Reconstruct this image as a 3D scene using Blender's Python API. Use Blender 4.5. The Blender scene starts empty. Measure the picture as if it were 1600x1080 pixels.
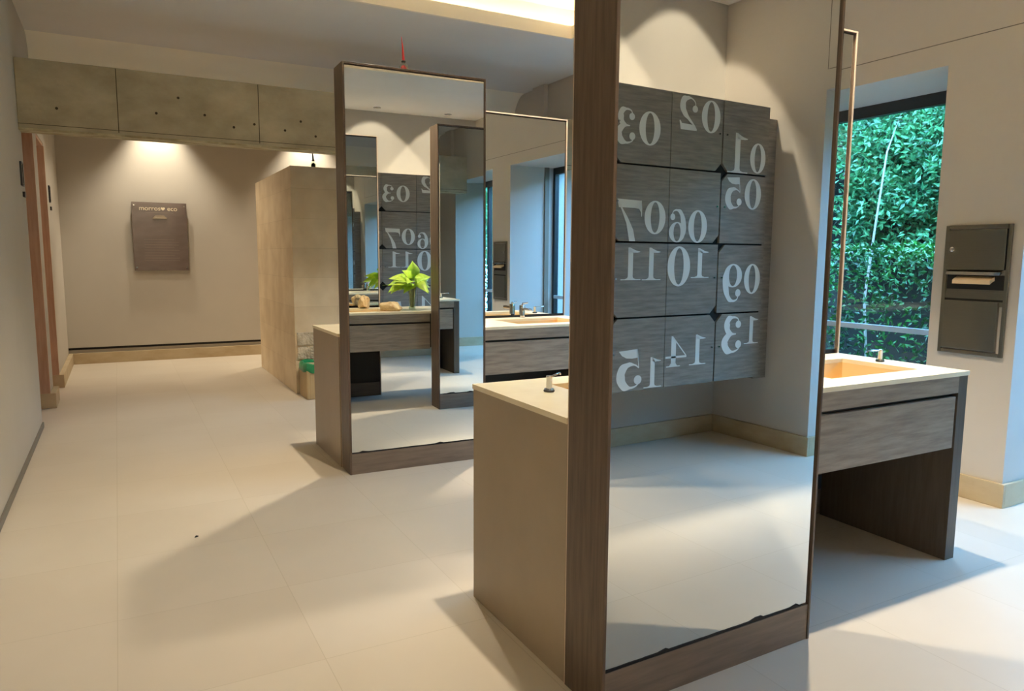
import bpy, bmesh, math, random
from mathutils import Vector, Matrix
random.seed(7)
S = bpy.context.scene
COL = S.collection

# ------------------------------------------------------------------ camera
def make_camera():
    pitch, yaw, roll = math.radians(6.915), math.radians(28.413), math.radians(0.351)
    fw = Vector((math.sin(yaw)*math.cos(pitch), math.cos(yaw)*math.cos(pitch), -math.sin(pitch)))
    r = Vector((math.cos(yaw), -math.sin(yaw), 0)); u = r.cross(fw)
    R = math.cos(roll)*r + math.sin(roll)*u
    U = -math.sin(roll)*r + math.cos(roll)*u
    m = Matrix((( R.x, U.x, -fw.x, 0), (R.y, U.y, -fw.y, 0), (R.z, U.z, -fw.z, 1.42), (0, 0, 0, 1)))
    cd = bpy.data.cameras.new('camera'); cd.sensor_width = 36; cd.lens = 1135.98/1600*36
    cd.clip_start = 0.02; cd.clip_end = 200
    c = bpy.data.objects.new('camera', cd); COL.objects.link(c); c.matrix_world = m
    S.camera = c
make_camera()

# ------------------------------------------------------------------ world, exposure
w = bpy.data.worlds.new('sky'); S.world = w; w.use_nodes = True
nt = w.node_tree; bg = nt.nodes['Background']
bg.inputs[0].default_value = (0.40, 0.545, 1.0, 1); bg.inputs[1].default_value = 20.0
S.view_settings.view_transform = 'Standard'; S.view_settings.look = 'None'
S.view_settings.gamma = 1; S.view_settings.use_curve_mapping = False
S.view_settings.exposure = 0.38
cy = S.cycles
cy.use_denoising = True; cy.max_bounces = 12; cy.glossy_bounces = 8; cy.transparent_max_bounces = 16
cy.diffuse_bounces = 8; cy.caustics_reflective = False; cy.caustics_refractive = False
cy.sample_clamp_indirect = 6

WARM = (1.0, 0.86, 0.65)
E_SINK, E_WASH, E_BACK, E_FILL, COVE = 215, 175, 150, 50, 15.0

# ------------------------------------------------------------------ measures (metres)
CZ = 3.377                      # ceiling
RX = 4.426; GX = 5.09           # right wall face, window glass
LX = -0.61                      # left wall face
YR, YB = -0.816, 10.95          # rear wall behind the camera, end wall
RECESS = [(0.10, 2.23), (2.73, 4.90), (5.40, 7.30)]
RZ = 2.573                      # recess head
TX0, TX1, TY0, TY1 = 0.55, 3.70, 1.35, 5.75   # ceiling tray opening

# ------------------------------------------------------------------ portals for the daylight
for (a, b) in RECESS:
    ld = bpy.data.lights.new('sky_portal', 'AREA'); ld.shape = 'RECTANGLE'; ld.size = RZ-0.02; ld.size_y = b-a
    ld.cycles.is_portal = True
    o = bpy.data.objects.new('sky_portal', ld); COL.objects.link(o)
    o.matrix_world = Matrix.Translation((GX+0.08, (a+b)/2, RZ/2)) @ Matrix.Rotation(math.radians(90), 4, 'Y')

# ------------------------------------------------------------------ materials
def srgb(r, g, b):
    f = lambda c: (c/255/12.92) if c/255 <= 0.04045 else ((c/255+0.055)/1.055)**2.4
    return (f(r), f(g), f(b), 1)
def mat(name, col, rough=0.6, metal=0.0, spec=0.5, noise=None, bump=None, coat=0):
    m = bpy.data.materials.new(name); m.use_nodes = True
    t = m.node_tree; p = t.nodes['Principled BSDF']
    p.inputs['Base Color'].default_value = col; p.inputs['Roughness'].default_value = rough
    p.inputs['Metallic'].default_value = metal; p.inputs['Specular IOR Level'].default_value = spec
    p.inputs['Coat Weight'].default_value = coat
    if noise or bump:
        tc = t.nodes.new('ShaderNodeTexCoord')
    if noise:                      # noise = (scale, colour2, stretch xyz, low, high)
        sc, c2, st, lo, hi = noise
        mp = t.nodes.new('ShaderNodeMapping'); mp.inputs['Scale'].default_value = st
        n = t.nodes.new('ShaderNodeTexNoise'); n.inputs['Scale'].default_value = sc
        n.inputs['Detail'].default_value = 6; n.inputs['Roughness'].default_value = 0.6
        cr = t.nodes.new('ShaderNodeValToRGB')
        cr.color_ramp.elements[0].position = lo; cr.color_ramp.elements[1].position = hi
        cr.color_ramp.elements[0].color = col; cr.color_ramp.elements[1].color = c2
        t.links.new(tc.outputs['Object'], mp.inputs[0]); t.links.new(mp.outputs[0], n.inputs['Vector'])
        t.links.new(n.outputs['Fac'], cr.inputs[0]); t.links.new(cr.outputs[0], p.inputs['Base Color'])
    if bump:
        sc, strength, dist = bump
        n = t.nodes.new('ShaderNodeTexNoise'); n.inputs['Scale'].default_value = sc; n.inputs['Detail'].default_value = 5
        b = t.nodes.new('ShaderNodeBump'); b.inputs['Strength'].default_value = strength; b.inputs['Distance'].default_value = dist
        t.links.new(tc.outputs['Object'], n.inputs['Vector']); t.links.new(n.outputs['Fac'], b.inputs['Height'])
        t.links.new(b.outputs[0], p.inputs['Normal'])
    return m
M = {}
M['wall'] = mat('wall_plaster', srgb(182, 177, 168), 0.85, noise=(1.6, srgb(187, 182, 173), (1, 1, 1), .3, .7), bump=(60, .08, .003))
M['wall_r'] = mat('beige_plaster', srgb(194, 187, 178), 0.8, noise=(1.2, srgb(198, 191, 182), (1, 1, 1), .3, .7), bump=(60, .06, .003))
M['ceil'] = mat('ceiling_paint', srgb(222, 219, 214), 0.9, noise=(.8, srgb(216, 212, 206), (1, 1, 1), .35, .65))
M['cream'] = mat('tray_paint', srgb(232, 224, 208), 0.8)
M['concrete'] = mat('board_marked_concrete', srgb(150, 142, 120), 0.85, noise=(2.4, srgb(186, 177, 154), (1, 1, 1.6), .3, .7), bump=(18, .35, .01))
M['stone_skirt'] = mat('limestone_skirting', srgb(188, 172, 142), 0.5, noise=(3, srgb(172, 152, 118), (1, 1, 2), .4, .7))
M['dark_gap'] = mat('dark_gap', srgb(18, 16, 15), 0.8)
M['grey_trim'] = mat('grey_trim', srgb(120, 114, 106), 0.6)
M['redwood'] = mat('reddish_wood', srgb(198, 164, 140), 0.5, noise=(6, srgb(180, 142, 116), (6, 6, .5), .35, .7))
M['frame_wood'] = mat('brown_frame_veneer', srgb(104, 86, 72), 0.42, noise=(5, srgb(76, 61, 50), (12, 12, .8), .35, .7), bump=(40, .08, .002))
M['laminate'] = mat('grey_brown_laminate', srgb(150, 138, 122), 0.45, noise=(4, srgb(118, 106, 93), (1.2, 12, 12), .35, .68))
M['laminate_shaded'] = mat('grey_brown_laminate_shaded', srgb(90, 81, 71), 0.45, noise=(4, srgb(76, 67, 58), (12, 12, 1.0), .35, .68))  # upright grain; colour darkened for the shade under the worktop
M['side_lam'] = mat('taupe_laminate', srgb(166, 150, 128), 0.42, noise=(2, srgb(156, 140, 118), (1, 1, 1), .3, .7))
M['locker'] = mat('locker_laminate', srgb(146, 138, 127), 0.4, noise=(4, srgb(112, 104, 95), (1.2, 12, 12), .35, .7))
M['locker_side'] = mat('locker_laminate_side', srgb(134, 126, 116), 0.4, noise=(4, srgb(112, 104, 95), (12, 1.2, 12), .35, .7))
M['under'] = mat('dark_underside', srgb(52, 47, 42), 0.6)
M['counter'] = mat('cream_solid_surface', srgb(244, 234, 206), 0.28, noise=(9, srgb(238, 226, 196), (1, 1, 1), .4, .7), spec=.4)
M['basin'] = mat('honey_basin_stone', srgb(238, 210, 160), 0.35)
M['chrome'] = mat('chrome', srgb(225, 225, 225), 0.08, metal=1)
M['steel'] = mat('brushed_steel', srgb(140, 136, 126), 0.30, metal=1, noise=(30, srgb(135, 131, 121), (.3, .3, 8), .3, .7))
M['paper'] = mat('cream_paper', srgb(235, 205, 165), 0.9)
M['number'] = mat('white_vinyl', srgb(226, 226, 220), 0.6)
M['sign'] = mat('grey_sign_panel', srgb(112, 98, 92), 0.18, noise=(3, srgb(96, 84, 78), (1, 1, 3), .4, .7), coat=.5)
M['letter'] = mat('pale_lettering', srgb(238, 226, 200), 0.4)
M['rock'] = mat('warm_rock', srgb(226, 200, 156), 0.8, noise=(9, srgb(190, 140, 96), (1, 1, 1), .5, .7), bump=(22, .9, .02))
M['leaf'] = mat('lime_leaf', srgb(205, 232, 90), 0.3, noise=(9, srgb(135, 190, 55), (1, 1, 1), .38, .68))
M['stem'] = mat('pale_stem', srgb(170, 165, 90), 0.5)
M['bag'] = mat('green_bag', srgb(30, 140, 90), 0.35)
M['slat'] = mat('pale_wood_slats', srgb(200, 178, 138), 0.55, noise=(4, srgb(182, 158, 118), (30, 30, .5), .35, .65))
M['black'] = mat('black_plastic', srgb(20, 18, 18), 0.4)
M['redglass'] = mat('red_glass', srgb(225, 60, 70), 0.15)
M['winframe'] = mat('dark_window_frame', srgb(40, 44, 46), 0.4)
M['rail'] = mat('pale_rail', srgb(190, 205, 215), 0.4)
M['bark'] = mat('grey_bark', srgb(170, 160, 145), 0.8)
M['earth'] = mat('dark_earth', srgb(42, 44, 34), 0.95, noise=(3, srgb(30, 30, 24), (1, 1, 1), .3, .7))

def stone_mat():
    m = bpy.data.materials.new('travertine_tiles'); m.use_nodes = True; t = m.node_tree; p = t.nodes['Principled BSDF']
    p.inputs['Roughness'].default_value = 0.5
    tc = t.nodes.new('ShaderNodeTexCoord'); sep = t.nodes.new('ShaderNodeSeparateXYZ'); t.links.new(tc.outputs['Object'], sep.inputs[0])
    add = t.nodes.new('ShaderNodeMath'); t.links.new(sep.outputs[0], add.inputs[0]); t.links.new(sep.outputs[1], add.inputs[1])
    cmb = t.nodes.new('ShaderNodeCombineXYZ'); t.links.new(add.outputs[0], cmb.inputs[0]); t.links.new(sep.outputs[2], cmb.inputs[1])
    br = t.nodes.new('ShaderNodeTexBrick'); t.links.new(cmb.outputs[0], br.inputs[0])
    br.inputs['Scale'].default_value = 1; br.inputs['Brick Width'].default_value = .9; br.inputs['Row Height'].default_value = .30
    br.inputs['Mortar Size'].default_value = .002
    br.inputs['Color1'].default_value = srgb(230, 211, 178); br.inputs['Color2'].default_value = srgb(222, 202, 168); br.inputs['Mortar'].default_value = srgb(210, 190, 156)
    n = t.nodes.new('ShaderNodeTexNoise'); n.inputs['Scale'].default_value = 3.5; n.inputs['Detail'].default_value = 8; t.links.new(tc.outputs['Object'], n.inputs['Vector'])
    cr = t.nodes.new('ShaderNodeValToRGB'); cr.color_ramp.elements[0].position = .38; cr.color_ramp.elements[1].position = .62
    cr.color_ramp.elements[0].color = (.80, .74, .66, 1); cr.color_ramp.elements[1].color = (1, 1, 1, 1)
    mx = t.nodes.new('ShaderNodeMix'); mx.data_type = 'RGBA'; mx.blend_type = 'MULTIPLY'; mx.inputs[0].default_value = .6
    t.links.new(n.outputs['Fac'], cr.inputs[0]); t.links.new(br.outputs[0], mx.inputs[6]); t.links.new(cr.outputs[0], mx.inputs[7]); t.links.new(mx.outputs[2], p.inputs['Base Color'])
    return m
M['travertine'] = stone_mat()
M['rough_stone'] = mat('split_face_stone', srgb(226, 212, 186), .9, noise=(16, srgb(186, 168, 140), (1, 1, 1), .35, .65), bump=(30, 1, .03))
def floor_mat():
    m = bpy.data.materials.new('floor_tiles'); m.use_nodes = True; t = m.node_tree; p = t.nodes['Principled BSDF']
    p.inputs['Roughness'].default_value = 0.38; p.inputs['Specular IOR Level'].default_value = .42
    tc = t.nodes.new('ShaderNodeTexCoord')
    mp = t.nodes.new('ShaderNodeMapping'); mp.inputs['Location'].default_value = (0.07, -2.447+.65*4, 0)
    t.links.new(tc.outputs['Object'], mp.inputs[0])
    br = t.nodes.new('ShaderNodeTexBrick'); t.links.new(mp.outputs[0], br.inputs[0]); br.offset = 0
    br.inputs['Scale'].default_value = 1; br.inputs['Brick Width'].default_value = .65; br.inputs['Row Height'].default_value = .65
    br.inputs['Mortar Size'].default_value = .0016; br.inputs['Mortar Smooth'].default_value = .3
    br.inputs['Color1'].default_value = srgb(210, 201, 187); br.inputs['Color2'].default_value = srgb(206, 196, 181); br.inputs['Mortar'].default_value = srgb(192, 182, 164)
    n = t.nodes.new('ShaderNodeTexNoise'); n.inputs['Scale'].default_value = 1.3; n.inputs['Detail'].default_value = 5; t.links.new(tc.outputs['Object'], n.inputs['Vector'])
    cr = t.nodes.new('ShaderNodeValToRGB'); cr.color_ramp.elements[0].position = .35; cr.color_ramp.elements[1].position = .65
    cr.color_ramp.elements[0].color = (.93, .92, .90, 1); cr.color_ramp.elements[1].color = (1, 1, 1, 1)
    mx = t.nodes.new('ShaderNodeMix'); mx.data_type = 'RGBA'; mx.blend_type = 'MULTIPLY'; mx.inputs[0].default_value = .8
    t.links.new(n.outputs['Fac'], cr.inputs[0]); t.links.new(br.outputs[0], mx.inputs[6]); t.links.new(cr.outputs[0], mx.inputs[7]); t.links.new(mx.outputs[2], p.inputs['Base Color'])
    return m
M['floor'] = floor_mat()
def mirror_mat():
    m = bpy.data.materials.new('mirror_silver'); m.use_nodes = True; t = m.node_tree
    p = t.nodes['Principled BSDF']; p.inputs['Metallic'].default_value = 1; p.inputs['Roughness'].default_value = 0.0
    p.inputs['Base Color'].default_value = (.80, .83, .82, 1)
    return m
M['mirror'] = mirror_mat()
def sheen(t, base, top):
    """mirror share of a thin pane from the angle of view alone (no inner total reflection)"""
    lw = t.nodes.new('ShaderNodeLayerWeight'); lw.inputs[0].default_value = .5
    pw = t.nodes.new('ShaderNodeMath'); pw.operation = 'POWER'; pw.inputs[1].default_value = 5
    ma = t.nodes.new('ShaderNodeMath'); ma.operation = 'MULTIPLY_ADD'; ma.inputs[1].default_value = top; ma.inputs[2].default_value = base
    t.links.new(lw.outputs['Facing'], pw.inputs[0]); t.links.new(pw.outputs[0], ma.inputs[0])
    return ma.outputs[0]
def pane_mat():
    m = bpy.data.materials.new('teal_tinted_glass'); m.use_nodes = True; t = m.node_tree
    for n in list(t.nodes): t.nodes.remove(n)
    o = t.nodes.new('ShaderNodeOutputMaterial'); tr = t.nodes.new('ShaderNodeBsdfTransparent'); tr.inputs[0].default_value = (.70, .95, .96, 1)
    g = t.nodes.new('ShaderNodeBsdfGlossy'); g.inputs['Roughness'].default_value = 0.01; g.inputs[0].default_value = (.8, .85, .9, 1)
    fr = sheen(t, .05, .8); mx = t.nodes.new('ShaderNodeMixShader')
    t.links.new(fr, mx.inputs[0]); t.links.new(tr.outputs[0], mx.inputs[1]); t.links.new(g.outputs[0], mx.inputs[2]); t.links.new(mx.outputs[0], o.inputs[0])
    return m
M['pane'] = pane_mat()
def glass_mat():
    m = bpy.data.materials.new('clear_glass'); m.use_nodes = True; t = m.node_tree
    for n in list(t.nodes): t.nodes.remove(n)
    o = t.nodes.new('ShaderNodeOutputMaterial'); tr = t.nodes.new('ShaderNodeBsdfTransparent'); tr.inputs[0].default_value = (.86, .92, .86, 1)
    g = t.nodes.new('ShaderNodeBsdfGlossy'); g.inputs['Roughness'].default_value = 0.02
    fr = sheen(t, .08, .7); mx = t.nodes.new('ShaderNodeMixShader')
    t.links.new(fr, mx.inputs[0]); t.links.new(tr.outputs[0], mx.inputs[1]); t.links.new(g.outputs[0], mx.inputs[2]); t.links.new(mx.outputs[0], o.inputs[0])
    return m
M['glass'] = glass_mat()
def emit(name, col, s):
    m = bpy.data.materials.new(name); m.use_nodes = True; t = m.node_tree
    p = t.nodes['Principled BSDF']; p.inputs['Base Color'].default_value = (1, 1, 1, 1)
    p.inputs['Emission Color'].default_value = (*col, 1); p.inputs['Emission Strength'].default_value = s
    return m
M['led'] = emit('led_strip', (1.0, .86, .58), COVE)
M['lens'] = emit('lamp_lens', (1.0, .82, .55), 14)
def foliage_mat(name, c1, c2):
    m = mat(name, c1, 0.28, noise=(2.5, c2, (1, 1, 1), .35, .65)); return m
M['fol_a'] = foliage_mat('glossy_leaves', srgb(100, 168, 104), srgb(32, 92, 56))
M['fol_b'] = foliage_mat('clipped_leaves', srgb(58, 140, 50), srgb(18, 58, 34))

# ------------------------------------------------------------------ mesh helpers
class MB:
    def __init__(s): s.bm = bmesh.new()
    def box(s, x0, x1, y0, y1, z0, z1, bev=0):
        r = bmesh.ops.create_cube(s.bm, size=1)
        vs = r['verts']
        for v in vs:
            v.co = Vector(((x0+x1)/2+v.co.x*(x1-x0), (y0+y1)/2+v.co.y*(y1-y0), (z0+z1)/2+v.co.z*(z1-z0)))
        if bev:
            es = list({e for v in vs for e in v.link_edges})
            bmesh.ops.bevel(s.bm, geom=es, offset=bev, segments=2, affect='EDGES', profile=.5)
        return s
    def lathe(s, prof, c=(0, 0, 0), n=28, sq=1.0):
        rings = []
        for r, z in prof:
            rings.append([s.bm.verts.new((c[0]+r*math.cos(2*math.pi*i/n), c[1]+r*sq*math.sin(2*math.pi*i/n), c[2]+z)) for i in range(n)])
        for a, b in zip(rings, rings[1:]):
            for i in range(n):
                s.bm.faces.new((a[i], a[(i+1) % n], b[(i+1) % n], b[i]))
        s.bm.faces.new(list(reversed(rings[0]))); s.bm.faces.new(rings[-1])
        return s
    def tube(s, pts, rad, n=10):
        pts = [Vector(p) for p in pts]; rs = rad if isinstance(rad, (list, tuple)) else [rad]*len(pts)
        rings = []; up = Vector((0, 0, 1))
        for i, p in enumerate(pts):
            d = (pts[min(i+1, len(pts)-1)]-pts[max(i-1, 0)]).normalized()
            a = d.cross(up if abs(d.z) < .95 else Vector((1, 0, 0))).normalized(); b = d.cross(a)
            rings.append([s.bm.verts.new(p+(a*math.cos(2*math.pi*k/n)+b*math.sin(2*math.pi*k/n))*rs[i]) for k in range(n)])
        for a, b in zip(rings, rings[1:]):
            for i in range(n): s.bm.faces.new((a[i], a[(i+1) % n], b[(i+1) % n], b[i]))
        s.bm.faces.new(list(reversed(rings[0]))); s.bm.faces.new(rings[-1])
        return s
    def prism(s, poly, axis, a, b):   # poly: 2D points; extruded along axis from a to b
        def mk(u, v, t):
            return {'x': (t, u, v), 'y': (u, t, v), 'z': (u, v, t)}[axis]
        A = [s.bm.verts.new(mk(u, v, a)) for u, v in poly]; B = [s.bm.verts.new(mk(u, v, b)) for u, v in poly]
        s.bm.faces.new(A); s.bm.faces.new(list(reversed(B)))
        n = len(A)
        for i in range(n): s.bm.faces.new((A[i], B[i], B[(i+1) % n], A[(i+1) % n]))
        return s
    def build(s, name, m, parent=None, smooth=False):
        bmesh.ops.recalc_face_normals(s.bm, faces=s.bm.faces)
        me = bpy.data.meshes.new(name); s.bm.to_mesh(me); s.bm.free()
        if isinstance(m, str): m = M[m]
        me.materials.append(m)
        if smooth:
            for p in me.polygons: p.use_smooth = True
            try: me.set_sharp_from_angle(angle=math.radians(40))
            except Exception: pass
        o = bpy.data.objects.new(name, me); COL.objects.link(o)
        if parent: o.parent = parent
        return o
def struct(o): o['kind'] = 'structure'; return o
def tag(o, label, cat, group=None, kind=None):
    o['label'] = label; o['category'] = cat
    if group: o['group'] = group
    if kind: o['kind'] = kind
    return o
def thing(name, label, cat, loc=(0, 0, 0), rz=0, group=None):
    o = bpy.data.objects.new(name, None); COL.objects.link(o); o.location = loc; o.rotation_euler = (0, 0, rz)
    o.empty_display_size = .1
    return tag(o, label, cat, group)
def dup(root, loc, rz, label=None, group=None):
    def cp(o, par):
        c = o.copy(); COL.objects.link(c)
        if par: c.parent = par
        for ch in list(o.children): cp(ch, c)
        return c
    r = cp(root, None); r.location = loc; r.rotation_euler = (0, 0, rz)
    if label: r['label'] = label
    if group: r['group'] = group
    return r

# ------------------------------------------------------------------ room shell
struct(MB().box(-1.6, 5.35, -1.1, 11.4, -.12, 0).build('floor', 'floor'))
# left wall with two door openings
D1, D2, DZ = (7.02, 7.90), (8.30, 9.10), 2.56
b = MB()
b.box(LX-.16, LX, YR-.15, D1[0], 0, CZ); b.box(LX-.16, LX, D1[1], D2[0], 0, CZ); b.box(LX-.16, LX, D2[1], 11.2, 0, CZ)
b.box(LX-.16, LX, 8.3, 11.2, CZ, 3.62); b.box(LX-.16, LX, D1[0], D1[1], DZ, CZ); b.box(LX-.16, LX, D2[0], D2[1], DZ, CZ)
struct(b.build('wall_left', 'wall'))
# rear wall (behind the camera), end wall
struct(MB().box(LX-.16, 5.3, YR-.15, YR, 0, 3.75).build('wall_rear', 'wall'))
b = MB(); b.box(LX-.16, 5.3, YB+.03, YB+.2, 0, 3.62); b.box(LX, RX, YB, YB+.03, .215, 3.62)
struct(b.build('wall_end', 'wall'))
struct(MB().box(LX, RX, YB+.012, YB+.03, .185, .215).build('trim_1', 'dark_gap'))
# right wall: recesses, pillars and the band above
b = MB()
b.box(RX, 5.30, YR-.15, 11.2, RZ, 3.75)
prev = YR-.15
for (a, c) in RECESS:
    b.box(RX, 5.30, prev, a, 0, RZ); prev = c
b.box(RX, 5.30, prev, 11.2, 0, RZ)
struct(b.build('wall_right', 'wall_r'))
struct(MB().box(RX-.05, RX, 7.36, 7.62, 2.92, CZ).build('trim_2', 'wall_r'))
# seam of the bulkhead boards and the access hatch near the rear corner
b = MB(); b.box(RX-.0015, RX+.002, .11, 4.2, 2.706, 2.711); b.box(RX-.0015, RX+.002, .10, .105, 2.706, CZ)
struct(b.build('trim_3', 'grey_trim'))
# ceiling with tray opening and rounded end
b = MB(); x0, x1, y0, y1 = LX-.16, 5.3, YR-.15, 7.9
q = .03
b.box(x0, TX0-q, y0, y1, CZ, CZ+.10); b.box(TX1+q, x1, y0, y1, CZ, CZ+.10)
b.box(TX0-q, TX1+q, y0, TY0-q, CZ, CZ+.10); b.box(TX0-q, TX1+q, TY1+q, y1, CZ, CZ+.10)
struct(b.build('ceiling', 'ceil'))
prof = [(7.9, CZ+.1), (7.9, CZ)]+[(7.9+.25*math.sin(t), CZ-.25+.25*math.cos(t)) for t in [k*math.pi/16 for k in range(1, 9)]]+[(8.15, 2.9), (8.3, 2.9), (8.3, 3.62), (7.9, 3.62)]
struct(MB().prism(prof, 'x', LX, RX).build('wall_bulkhead', mat('lightened_bulkhead_paint', srgb(244, 238, 222), .9), smooth=True))  # paint colour lightened to stand in for light washing up the bulkhead
struct(MB().box(LX, RX, 8.3, 11.2, 3.50, 3.62).build('ceiling_end', 'ceil'))
# tray: lip, outer wall, raised ceiling
LZ, HZ, OUT = CZ+.105, 3.68, .17
b = MB()
for (a, c, d, e) in ((TX0-.03, TX1+.03, TY1, TY1+.03), (TX0-.03, TX1+.03, TY0-.03, TY0), (TX0-.03, TX0, TY0, TY1), (TX1, TX1+.03, TY0, TY1)):
    b.box(a, c, d, e, CZ-.004, LZ)
struct(b.build('trim_4', 'cream'))
b = MB()
X0, X1, Y0, Y1 = TX0-OUT, TX1+OUT, TY0-OUT, TY1+OUT
b.box(X0-.03, X1+.03, Y0-.03, Y1+.03, HZ, HZ+.05)
b.box(X0-.03, X1+.03, Y1, Y1+.03, CZ+.1, HZ); b.box(X0-.03, X1+.03, Y0-.03, Y0, CZ+.1, HZ)
b.box(X0-.03, X0, Y0, Y1, CZ+.1, HZ); b.box(X1, X1+.03, Y0, Y1, CZ+.1, HZ)
struct(b.build('ceiling_tray', 'cream'))
b = MB()
z = CZ+.105
b.box(TX0-.12, TX1+.12, TY1+.07, TY1+.09, z, z+.012); b.box(TX0-.12, TX1+.12, TY0-.09, TY0-.07, z, z+.012)
b.box(TX0-.09, TX0-.07, TY0-.06, TY1+.06, z, z+.012); b.box(TX1+.07, TX1+.09, TY0-.06, TY1+.06, z, z+.012)
tag(b.build('led_strip', 'led'), 'warm light strip hidden behind the lip of the recessed ceiling tray', 'light strip')
# concrete beam
BM = MB().box(LX, RX, 6.826, 7.02, 2.385, 2.905, .006)
struct(BM.build('wall_beam', 'concrete'))
b = MB()
for x in (.07, 1.16): b.box(x-.003, x+.003, 6.8245, 6.83, 2.40, 2.90)
b.box(LX, RX, 6.8235, 6.83, 2.415, 2.419)
struct(b.build('trim_5', mat('concrete_joint', srgb(70, 62, 48), .9)))
struct(MB().box(LX, RX, 6.83, 7.015, 2.372, 2.386).build('trim_6', mat('beam_soffit_plaster', srgb(190, 180, 150), .8, noise=(5, srgb(150, 138, 108), (1, 3, 1), .4, .6))))
b = MB()
for (x, zz) in ((-.35, 2.55), (.35, 2.58), (.72, 2.6), (.95, 2.52), (1.12, 2.56), (1.38, 2.53), (1.52, 2.62), (1.9, 2.55), (.52, 2.72), (1.65, 2.5)):
    b.prism([(x+.011*math.cos(t*math.pi/4), zz+.011*math.sin(t*math.pi/4)) for t in range(8)], 'y', 6.8235, 6.83)
struct(b.build('trim_7', mat('tie_holes', srgb(62, 54, 40), .9)))
# skirtings
SK = .141
struct(MB().box(LX, RX, YB-.02, YB+.03, 0, SK, .004).build('baseboard_end', 'stone_skirt'))
b = MB(); b.box(LX, LX+.05, D1[1]-.0, D2[0], 0, SK, .004); b.box(LX, LX+.05, D2[1], YB-.02, 0, SK, .004)
b.box(LX-.30, LX+.05, D1[1]-.035, D1[1]+.0, 0, SK, .004); b.box(LX-.30, LX+.05, D2[1]-.035, D2[1], 0, SK, .004)
struct(b.build('baseboard_left', 'stone_skirt'))
struct(MB().box(LX, LX+.012, YR, D1[0], 0, .045, .002).build('trim_8', 'grey_trim'))
struct(MB().box(LX, RX, YR, YR+.02, 0, SK, .003).build('baseboard_rear', 'stone_skirt'))
b = MB(); segs = [(YR+.02, RECESS[0][0])]+[(RECESS[i][1], RECESS[i+1][0]) for i in range(2)]+[(RECESS[2][1], YB-.02)]
for (a, c) in segs: b.box(RX-.02, RX, a-.02 if a > 0 else a, c+.02, 0, SK, .003)
for (a, c) in RECESS:
    b.box(RX, GX-.03, a, a+.02, 0, SK, .003); b.box(RX, GX-.03, c-.02, c, 0, SK, .003)
struct(b.build('baseboard_right', 'stone_skirt'))
# door openings lined with reddish wood, door leaf set back
for k, (a, c) in enumerate((D1, D2)):
    b = MB(); b.box(LX-.42, LX+.006, c-.03, c-.001, SK, DZ-.03); b.box(LX-.42, LX-.004, a+.001, a+.03, 0, DZ-.03); b.box(LX-.42, LX-.004, a+.001, c-.001, DZ-.03, DZ-.001)
    d = struct(b.build('door_%d' % (k+1), 'redwood'))
    MB().box(LX-.46, LX-.42, a, c, 0, DZ, .003).build('door_leaf', 'redwood', d)
    h = MB(); h.tube([(LX-.42, c-.12, 1.0), (LX-.37, c-.12, 1.0), (LX-.37, c-.25, 1.0)], .009); h.build('door_handle', 'steel', d, True)
# windows
b = MB()
for (a, c) in RECESS:
    b.box(4.925, 4.985, a, a+.025, 0, RZ); b.box(4.925, 4.985, c-.025, c, 0, RZ)
struct(b.build('trim_9', mat('taupe_post', srgb(128, 118, 104), .5)))
for k, (a, c) in enumerate(RECESS):
    b = MB(); f = .05
    b.box(GX-.03, GX+.03, a, c, RZ-.085, RZ); b.box(GX-.03, GX+.03, a, c, 0, .05)
    b.box(GX-.03, GX+.03, a, a+f, .05, RZ-.085); b.box(GX-.03, GX+.03, c-f, c, .05, RZ-.085)
    wdw = struct(b.build('window_%d' % (k+1), 'winframe'))
    MB().box(GX-.004, GX+.004, a+f, c-f, .05, RZ-.085).build('window_pane', 'pane', wdw)
    MB().box(GX-.035, GX-.006, a+f, c-f, .885, .925).build('window_rail', 'rail', wdw)

MB().box(GX-.03, GX+.03, .80, .85, .05, RZ-.085).build('window_mullion', 'winframe', bpy.data.objects['window_1'])

# ------------------------------------------------------------------ lamps
def downlight(x, y, z, e, ang, label, group, blend=.25, tilt=None):
    t = thing('downlight', label, 'downlight', (x, y, z), 0, group)
    MB().lathe([(.034, -.002), (.05, -.006), (.052, 0), (.05, .002), (.034, .002)], n=24).build('trim_ring', 'chrome', t, True)
    MB().lathe([(.004, -.001), (.033, -.001), (.033, .001)], n=24).build('lens', 'lens', t)
    ld = bpy.data.lights.new('lamp', 'SPOT'); ld.energy = e; ld.color = WARM; ld.spot_size = math.radians(ang); ld.spot_blend = blend
    ld.shadow_soft_size = .03
    o = bpy.data.objects.new('lamp', ld); COL.objects.link(o); o.parent = t; o.location = (0, 0, -.03)
    if tilt: o.rotation_euler = tilt
    return t
downlight(1.73, 2.49, HZ-.002, E_SINK, 96, 'small round downlight in the ceiling tray above the near vanity\'s left basin', 'downlights over the basins', .5)
downlight(3.06, 2.44, HZ-.002, E_SINK*1.5, 62, 'small round downlight in the ceiling tray above the near vanity\'s right basin', 'downlights over the basins', .5)
downlight(1.80, 5.25, HZ-.002, E_SINK, 96, 'small round downlight in the ceiling tray above the far vanity\'s left basin', 'downlights over the basins', .5)
downlight(3.08, 5.28, HZ-.002, E_SINK*1.5, 62, 'small round downlight in the ceiling tray above the far vanity\'s right basin', 'downlights over the basins', .5)
for x, wd in ((3.9, 'nearest the window corner'), (2.9, 'second from the window corner'), (1.9, 'third from the window corner'), (.9, 'fourth from the window corner'), (-.1, 'nearest the left wall')):
    downlight(x, -.54, CZ-.002, E_WASH, 100, 'ceiling downlight washing the rear wall above the lockers, %s' % wd, 'downlights above the lockers', .4, (math.radians(-20), 0, 0))
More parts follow.
